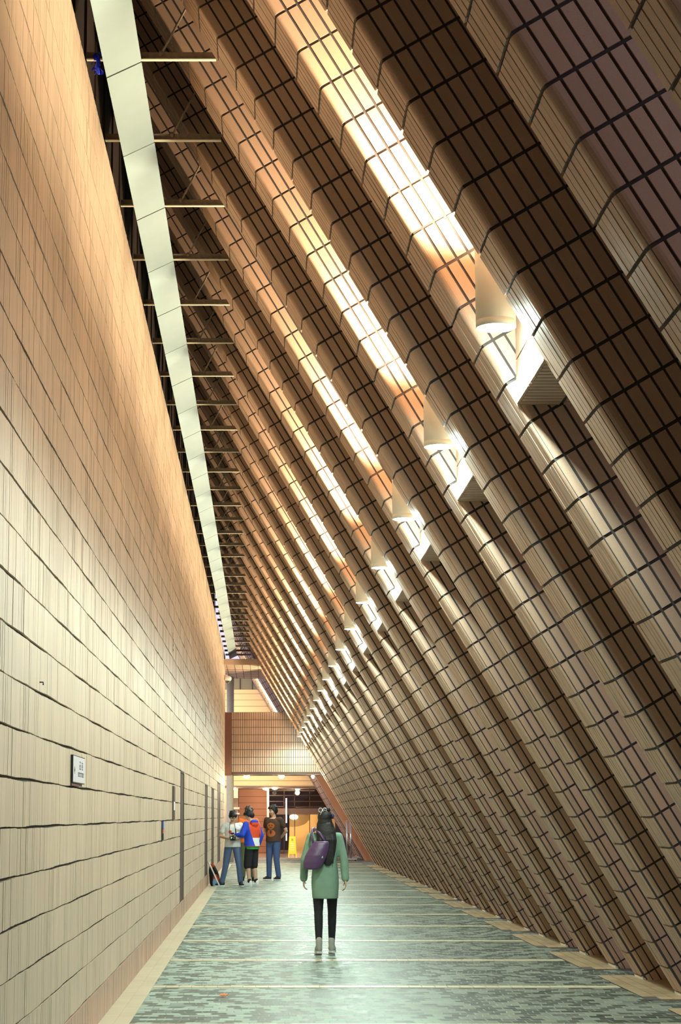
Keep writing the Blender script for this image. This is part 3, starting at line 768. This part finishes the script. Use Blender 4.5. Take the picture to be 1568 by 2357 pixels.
def trousers(o,k,S,P,pel,che,mat,name='jeans',short=False,top=.14,wide=0.0):
    m=MB()
    def lerp(t): return pel+(che-pel)*t
    m.loft([(*S(lerp(t)),rx*k,ry*k) for t,rx,ry in [(-.26,.10,.09),(-.15,.165,.118),(0,.178,.126),(top,.172,.122)]])
    for sd,nm in ((1,'L'),(-1,'R')):
        hp=pel+V((sd*.09,0,-.02)); kn=V(P['knee'+nm]); an=V(P['ankle'+nm])
        if short: m.limb([S(hp),S(hp*.5+kn*.5),S(kn+(an-kn)*.06)],[x*k for x in (.10,.098,.092)])
        else: m.limb([S(hp),S(hp*.5+kn*.5),S(kn),S(kn*.5+an*.5),S(an+V((0,0,.02)))],[(x+wide)*k for x in (.098,.088,.072,.066,.062)])
    return solid(name,m,mat,o,.0085,4)

# --- boy in the white T-shirt
P=dict(kneeL=(.15,-.05,.49),ankleL=(.19,0,.085),toeL=(.15,-1),kneeR=(-.16,-.05,.49),ankleR=(-.24,.02,.085),toeR=(-.9,-.45),
  elbowL=(.27,-.05,1.14),wristL=(.075,-.24,1.10),handL=(-.7,-.55,.1),palmL=(-.6,.4,.3),thumbL=(0,0,1),curlL=40,
  elbowR=(-.29,-.02,1.15),wristR=(-.10,-.22,1.10),handR=(.7,-.5,.1),palmR=(.6,.4,.3),thumbR=(0,0,1),curlR=40,
  chest=(0,-.03,1.29),head=(.0,-.085,1.60),headrot=(32,14))
P={a:(tuple(b)+(0,) if a.startswith('toe') else b) for a,b in P.items()}
o,k,S,hR,pel,che,hc,sw=human((-.70,45.35,0),.12,1.73,P,'boy in a white printed T-shirt and blue jeans looking down at a camera')
solid('hair',hair_short(S(hc),hR,k,.034),HAIRM,o,.008,3)
def f1(c,n):
    if n.y<-.2:
        if (c.x+.07)**2+(c.z-1.235)**2<.036**2: return 1
        if (c.x+.02)**2/.05**2+(c.z-1.20)**2/.022**2<1 or (c.x-.06)**2/.016**2+(c.z-1.23)**2/.09**2<1 or (c.x+.03)**2/.02**2+(c.z-1.12)**2/.05**2<1: return 2
        if (c.x-.115)**2/.03**2+(c.z-1.27)**2/.03**2<1: return 3
    return 0
tee(o,k,S,P,pel,che,sw,WHITE,f1,[WHITE,RED,BLK,fabric('tan_print',(.55,.38,.25))])
trousers(o,k,S,P,pel,che,DENIM)
for nm in 'LR': shoe(o,S(P['ankle'+nm]),P['toe'+nm],BLK,SOLE,'sneaker')
cam_=empty('hand_camera',(-.70+.015,45.35-.30,1.085),.12); tag(cam_,'black camera held by the boy in the white T-shirt','camera')
m=MB(); m.box((-.065,-.03,-.045),(.065,.03,.045)); m.box((-.025,-.03,.045),(.025,.02,.065)); m.build('camera_body',M_black,cam_)
m=MB(); m.tube([(0,-.03,0),(0,-.10,-.01)],.034,16); m.build('lens_barrel',M_black,cam_)
m=MB(); m.box((-.05,-.032,.0),(-.015,-.0301,.03)); m.build('lit_screen',lensmat('green_screen',(.1,.9,.35),.7),cam_)
m=MB(); m.tube([(-.07,.0,.03),(-.075,.07,.22),(-.05,.17,.38)],.006,6); m.tube([(.07,.0,.03),(.06,.07,.22),(.05,.17,.38)],.006,6); m.build('neck_strap',BLK,cam_)

# --- boy in the hooded jacket
P=dict(kneeL=(.10,-.05,.49),ankleL=(.10,.01,.085),toeL=(.2,-1,0),kneeR=(-.11,-.04,.49),ankleR=(-.12,.02,.085),toeR=(.1,-1,0),
  elbowL=(.31,-.02,1.17),wristL=(.36,-.20,1.16),handL=(.3,-.9,0),palmL=(.3,0,-1),thumbL=(-1,0,0),curlL=35,
  elbowR=(-.27,.05,1.15),wristR=(-.25,-.03,.90),handR=(.05,-.25,-1),palmR=(1,0,0),
  chest=(0,-.02,1.29),head=(.02,-.075,1.61),headrot=(28,28))
o,k,S,hR,pel,che,hc,sw=human((-.25,45.33,0),math.radians(-131),1.75,P,'boy seen from behind in a red, blue and white hooded jacket and black shorts')
solid('hair',hair_short(S(hc),hR,k,.03),HAIRM,o,.008,3)
def f2(c,n):
    z=c.z/k; x=c.x/k
    if abs(x)>.215 or (x>.165 and z>1.0): return 1
    if z<.915: return 0
    if x>.05+ (z-.9)*.30: return 1
    if z<1.10: return 2
    return 0
j=tee(o,k,S,P,pel,che,sw,RED,f2,[RED,BLUE,WHITE],hem=-.12,name='hooded_jacket',ex=.024,long=True)
m=MB(); hb_=che+V((0,.105,.13))
m.ell(S(hb_),(.115*k,.06*k,.085*k)); m.ell(S(hb_+V((0,-.01,.05))),(.12*k,.07*k,.05*k)); m.ell(S(hb_+V((0,.005,-.07))),(.06*k,.035*k,.06*k))
solid('hood',m,[RED,BLUE],j,.008,3,lambda c,n: 1 if c.z/k>1.455 else 0)
m=MB(); m.loft([(*S(pel+V((0,0,z))),rx*k,ry*k) for z,rx,ry in [(-.10,.188,.138),(-.05,.190,.138),(-.03,.188,.136)]]); solid('undershirt_hem',m,GRN,o,.008,2)
trousers(o,k,S,P,pel,che,BLK,'shorts',short=True)
for nm in 'LR':
    shoe(o,S(P['ankle'+nm]),P['toe'+nm],WHITE,SOLE,'sneaker')
    m=MB(); a=S(P['ankle'+nm]); m.cap(a+V((0,0,.02)),a+V((0,0,.06)),.045,.045); solid('sock',m,BLK,o,.008,2)
m=MB(); w_=S(V(P['wristR'])*.9+V(P['elbowR'])*.1); m.cap(w_+V((0,0,-.012)),w_+V((0,0,.012)),.036,.036); solid('wristwatch',m,BLK,o,.007,1)

# --- boy in orange, behind
P=dict(kneeL=(.11,-.03,.49),ankleL=(.12,.02,.085),toeL=(.25,-1,0),kneeR=(-.11,-.03,.49),ankleR=(-.13,.02,.085),toeR=(-.25,-1,0),
  elbowL=(.27,-.02,1.15),wristL=(.12,-.20,1.06),handL=(-.6,-.5,.1),palmL=(-.5,.3,0),curlL=40,thumbL=(0,0,1),
  elbowR=(-.27,-.02,1.15),wristR=(-.12,-.20,1.06),handR=(.6,-.5,.1),palmR=(.5,.3,0),curlR=40,thumbR=(0,0,1),
  head=(0,-.05,1.625),headrot=(16,-6))
o,k,S,hR,pel,che,hc,sw=human((-.36,49.2,0),.08,1.83,P,'boy in an orange T-shirt and olive trousers standing behind two friends')
solid('hair',hair_short(S(hc),hR,k,.016),HAIRB,o,.008,3)
tee(o,k,S,P,pel,che,sw,ORG); trousers(o,k,S,P,pel,che,OLIVE,'trousers')
for nm in 'LR': shoe(o,S(P['ankle'+nm]),P['toe'+nm],BLK,BLK,'sneaker')

# --- boy in brown T-shirt
P=dict(kneeL=(.10,-.03,.49),ankleL=(.14,.0,.085),toeL=(-.1,-1,0),kneeR=(-.10,-.03,.49),ankleR=(-.12,.0,.085),toeR=(-.35,-1,0),
  elbowL=(.29,.11,1.15),wristL=(.10,.20,1.00),handL=(-.9,.1,-.2),palmL=(0,1,0),thumbL=(0,0,1),
  elbowR=(-.29,.11,1.15),wristR=(-.10,.22,1.00),handR=(.9,.1,-.2),palmR=(0,1,0),thumbR=(0,0,1),
  head=(0,-.03,1.63),headrot=(8,-32))
o,k,S,hR,pel,che,hc,sw=human((.27,49.55,0),math.radians(-30),1.86,P,'tall boy in a brown T-shirt with an orange print and blue jeans, hands behind him')
solid('hair',hair_short(S(hc),hR,k,.022),HAIRM,o,.008,3)
def f4(c,n):
    z=c.z/k; x=c.x/k
    if n.y<-.25:
        d=(x/.10)**2+((z-1.27)/.075)**2
        if d<1 and not ((x+.035)**2+(z-1.285)**2<.017**2 or (x-.035)**2+(z-1.285)**2<.017**2 or ((x/.05)**2+((z-1.235)/.012)**2<1)): return 1
        if (x/.115)**2+((z-1.10)/.085)**2<1 and not ((x/.03)**2+((z-1.13)/.05)**2<1): return 1
    return 0
tee(o,k,S,P,pel,che,sw,BRN,f4,[BRN,fabric('rust_print',(.42,.12,.03))]); trousers(o,k,S,P,pel,che,DENIM2)
for nm in 'LR': shoe(o,S(P['ankle'+nm]),P['toe'+nm],BLK,SOLE,'sneaker')

# --- woman walking away
P=dict(female=True,hipL=(.085,0,.93),hipR=(-.085,0,.93),kneeL=(.085,.02,.50),ankleL=(.085,.16,.10),toeL=(.05,-1,0),kneeR=(-.09,-.14,.51),ankleR=(-.085,-.20,.085),toeR=(-.1,-1,0),
  elbowL=(.255,.06,1.14),wristL=(.265,-.03,.90),handL=(0,-.2,-1),palmL=(-1,0,0),
  elbowR=(-.235,.03,1.14),wristR=(-.25,.06,.90),handR=(-.05,.1,-1),palmR=(1,0,0),headrot=(0,0),head=(0,-.01,1.63))
WL=(.74,23.35,0)
o,k,S,hR,pel,che,hc,sw=human(WL,math.pi,1.67,P,'woman walking away in a sage green coat with long black hair and black tights')
m=MB(); m.loft([(*S((x,y,z)),rx*k,ry*k) for x,y,z,rx,ry in [(0,0,.665,.160,.155),(0,0,.70,.163,.158),(0,0,.85,.172,.155),(0,0,.98,.165,.145),(0,0,1.12,.150,.130),(0,0,1.28,.168,.130),(0,0,1.38,.165,.115),(0,0,1.44,.11,.09),(0,0,1.475,.075,.07)]])
for sd,nm in ((1,'L'),(-1,'R')):
    sh=che+V((sd*sw*1.02,0,.115)); el=V(P['elbow'+nm]); wr=V(P['wrist'+nm])
    m.limb([S(che+V((sd*.06,0,.11))),S(sh),S(el),S(el+(wr-el)*.95)],[x*k for x in (.060,.060,.052,.049)])
solid('coat',m,SAGE,o,.008,5)
m=MB()
for nm in 'LR':
    hp,kn,an=V(P['hip'+nm]),V(P['knee'+nm]),V(P['ankle'+nm]); m.limb([S(hp),S(hp*.5+kn*.5),S(kn),S(kn*.68+an*.32+V((0,.012,0))),S(an)],[x*k for x in (.086,.074,.056,.054,.038)])
m.ell(S((0,0,.90)),(.15*k,.11*k,.10*k)); solid('tights',m,BLK,o,.008,4)
for nm in 'LR':
    b_=shoe(o,S(P['ankle'+nm]),P['toe'+nm],GREYT,SOLE,'ankle_boot',hi=.05)
# long hair down to the middle of the back
m=MB(); c=S(hc)
m.ell(c+V((0,.03,.03))*k,(.092*k,.105*k,.10*k)); m.ell(c+V((0,.06,-.05))*k,(.095*k,.075*k,.12*k))
m.loft([(c.x+x*k,c.y+y*k,c.z+z*k,rx*k,ry*k) for x,y,z,rx,ry in [(-.03,.155,-.56,.03,.02),(-.03,.155,-.48,.075,.03),(-.025,.150,-.38,.105,.042),(-.02,.140,-.26,.125,.055),(-.01,.11,-.14,.122,.07),(0,.075,-.04,.102,.075)]])
for i in range(14):
    x=random.uniform(-.09,.07); y=.16+random.uniform(0,.03)
    m.limb([c+V((x*.8,.10,-.05))*k,c+V((x*1.1,y,-.25))*k,c+V((x*1.0-.01,y-.01,-.42-random.random()*.12))*k],[.022*k,.024*k,.008*k],0)
h=solid('hair',m,HAIRM,o,.007,3)
m=MB()
for sx in (-1,1):
    pts=[]
    for i in range(13):
        a=2*math.pi*i/12; pts.append(c+V((.03+sx*(.026+.024*math.cos(a)),.09+.006*math.sin(a*2),.118+.026*math.sin(a)))*k)
    m.tube(pts,.004,6)
m.tube([c+V((.03,.09,.118))*k,c+V((.06,.10,.06))*k],.004,6); m.tube([c+V((.03,.09,.118))*k,c+V((.005,.10,.065))*k],.004,6)
m.build('ribbon_bow',flat('silver_ribbon',(.7,.7,.68),.3),h)
m=MB(); m.ell(c+V((-.035,.05,.125))*k,(.035*k,.035*k,.03*k)); m.build('hair_bun',HAIRM,h)
m=MB()
for i in range(9):
    a=2*math.pi*i/9; m.ell(c+V((-.095,.09+.02*math.sin(a),.045+.022*math.cos(a)))*k,(.016*k,.014*k,.014*k))
solid('scrunchie',m,flat('navy_cloth',(.02,.03,.12),.7),h,.006,2)
# shoulder bag
bg_=empty('shoulder_bag',(WL[0]-.09,WL[1]-.20,.06)); tag(bg_,'slouchy purple shoulder bag hanging on the back of the woman in green','bag')
m=MB()
rings=[]
for i,(z,xo,rx,ry) in enumerate([(.915,-.075,.06,.045),(.935,-.07,.105,.06),(1.0,-.05,.125,.075),(1.08,-.02,.13,.075),(1.16,.012,.118,.062),(1.22,.035,.10,.045),(1.245,.045,.085,.025)]):
    rings.append((xo,0,z,rx,ry))
m.loft(rings); solid('bag_body',m,PURP,bg_,.008,4)
m=MB(); m.tube([(-.05,.0,1.20),(-.075,.02,1.32),(-.06,.12,1.375),(-.05,.20,1.395),(-.04,.28,1.36)],.014,8); m.tube([(.11,.0,1.20),(.03,.02,1.33),(-.02,.12,1.38),(-.02,.20,1.395)],.014,8); m.build('bag_strap',PURP,bg_)
m=MB(); m.box((.0,-.066,1.05),(.06,-.058,1.075)); m.build('buckle',M_steel,bg_)
# bags by the wall
rk=empty('backpack',(-1.10,45.55,0)); tag(rk,'red and black backpack slumped against the foot of the tiled wall','backpack')
m=MB(); m.loft([(0,0,.0,.10,.10),(0,0,.05,.125,.12),(-.02,.0,.22,.12,.11),(-.05,0,.36,.10,.09),(-.07,0,.46,.06,.055),(-.075,0,.5,.03,.03)]); solid('pack_body',m,BLK,rk,.009,4)
m=MB(); m.ell((.02,-.09,.16),(.085,.05,.11)); m.ell((-.07,-.06,.46),(.05,.05,.06)); m.ell((.10,-.05,.06),(.05,.06,.05)); solid('red_pocket',m,fabric('rust_red',(.55,.07,.02)),rk,.009,3)
m=MB(); m.tube([(-.06,-.08,.45),(.05,-.13,.30),(.08,-.10,.1)],.014,8); m.build('strap',BLK,rk)
m=MB(); m.loft([(-1.10,45.28,.0,.05,.04),(-1.10,45.28,.10,.06,.045),(-1.11,45.28,.17,.03,.02)]); tag(solid('blue_pouch',m,fabric('pale_blue',(.18,.33,.55)),None,.009,3),'small pale blue pouch on the floor in front of the red backpack','pouch')
m=MB(); m.tube([(-1.0,45.15,.03),(-1.255,45.3,.56)],.016,10); tag(m.build('white_tube',M_white),'white tube leaning on the tiled wall beside the red backpack','tube')

# ------------------------------------------------------------------ sky, camera, view
w=bpy.data.worlds.new('night'); sc.world=w; w.use_nodes=True
bg=w.node_tree.nodes['Background']; bg.inputs['Color'].default_value=(.41,.39,.48,1); bg.inputs['Strength'].default_value=1.8
cam=bpy.data.cameras.new('camera'); co=bpy.data.objects.new('camera',cam); C.objects.link(co)
TP=.16; FPX=4450
co.location=(0,0,H_EYE); co.rotation_euler=(math.radians(90)+math.atan(TP),0,0)
cam.sensor_fit='VERTICAL'; cam.sensor_height=36; cam.sensor_width=36; cam.lens=36*FPX/2357
P0V=1878-FPX*TP
cam.shift_x=(784-605)/2357; cam.shift_y=(P0V-1178.5)/2357
cam.clip_start=.1; cam.clip_end=400
sc.camera=co
sc.cycles.max_bounces=6; sc.cycles.glossy_bounces=2; sc.cycles.use_adaptive_sampling=True; sc.cycles.adaptive_threshold=.1; sc.cycles.adaptive_min_samples=16; sc.cycles.sample_clamp_indirect=6
sc.view_settings.view_transform='Standard'; sc.view_settings.look='None'; sc.view_settings.gamma=1; sc.view_settings.use_curve_mapping=False
sc.view_settings.exposure=0.25
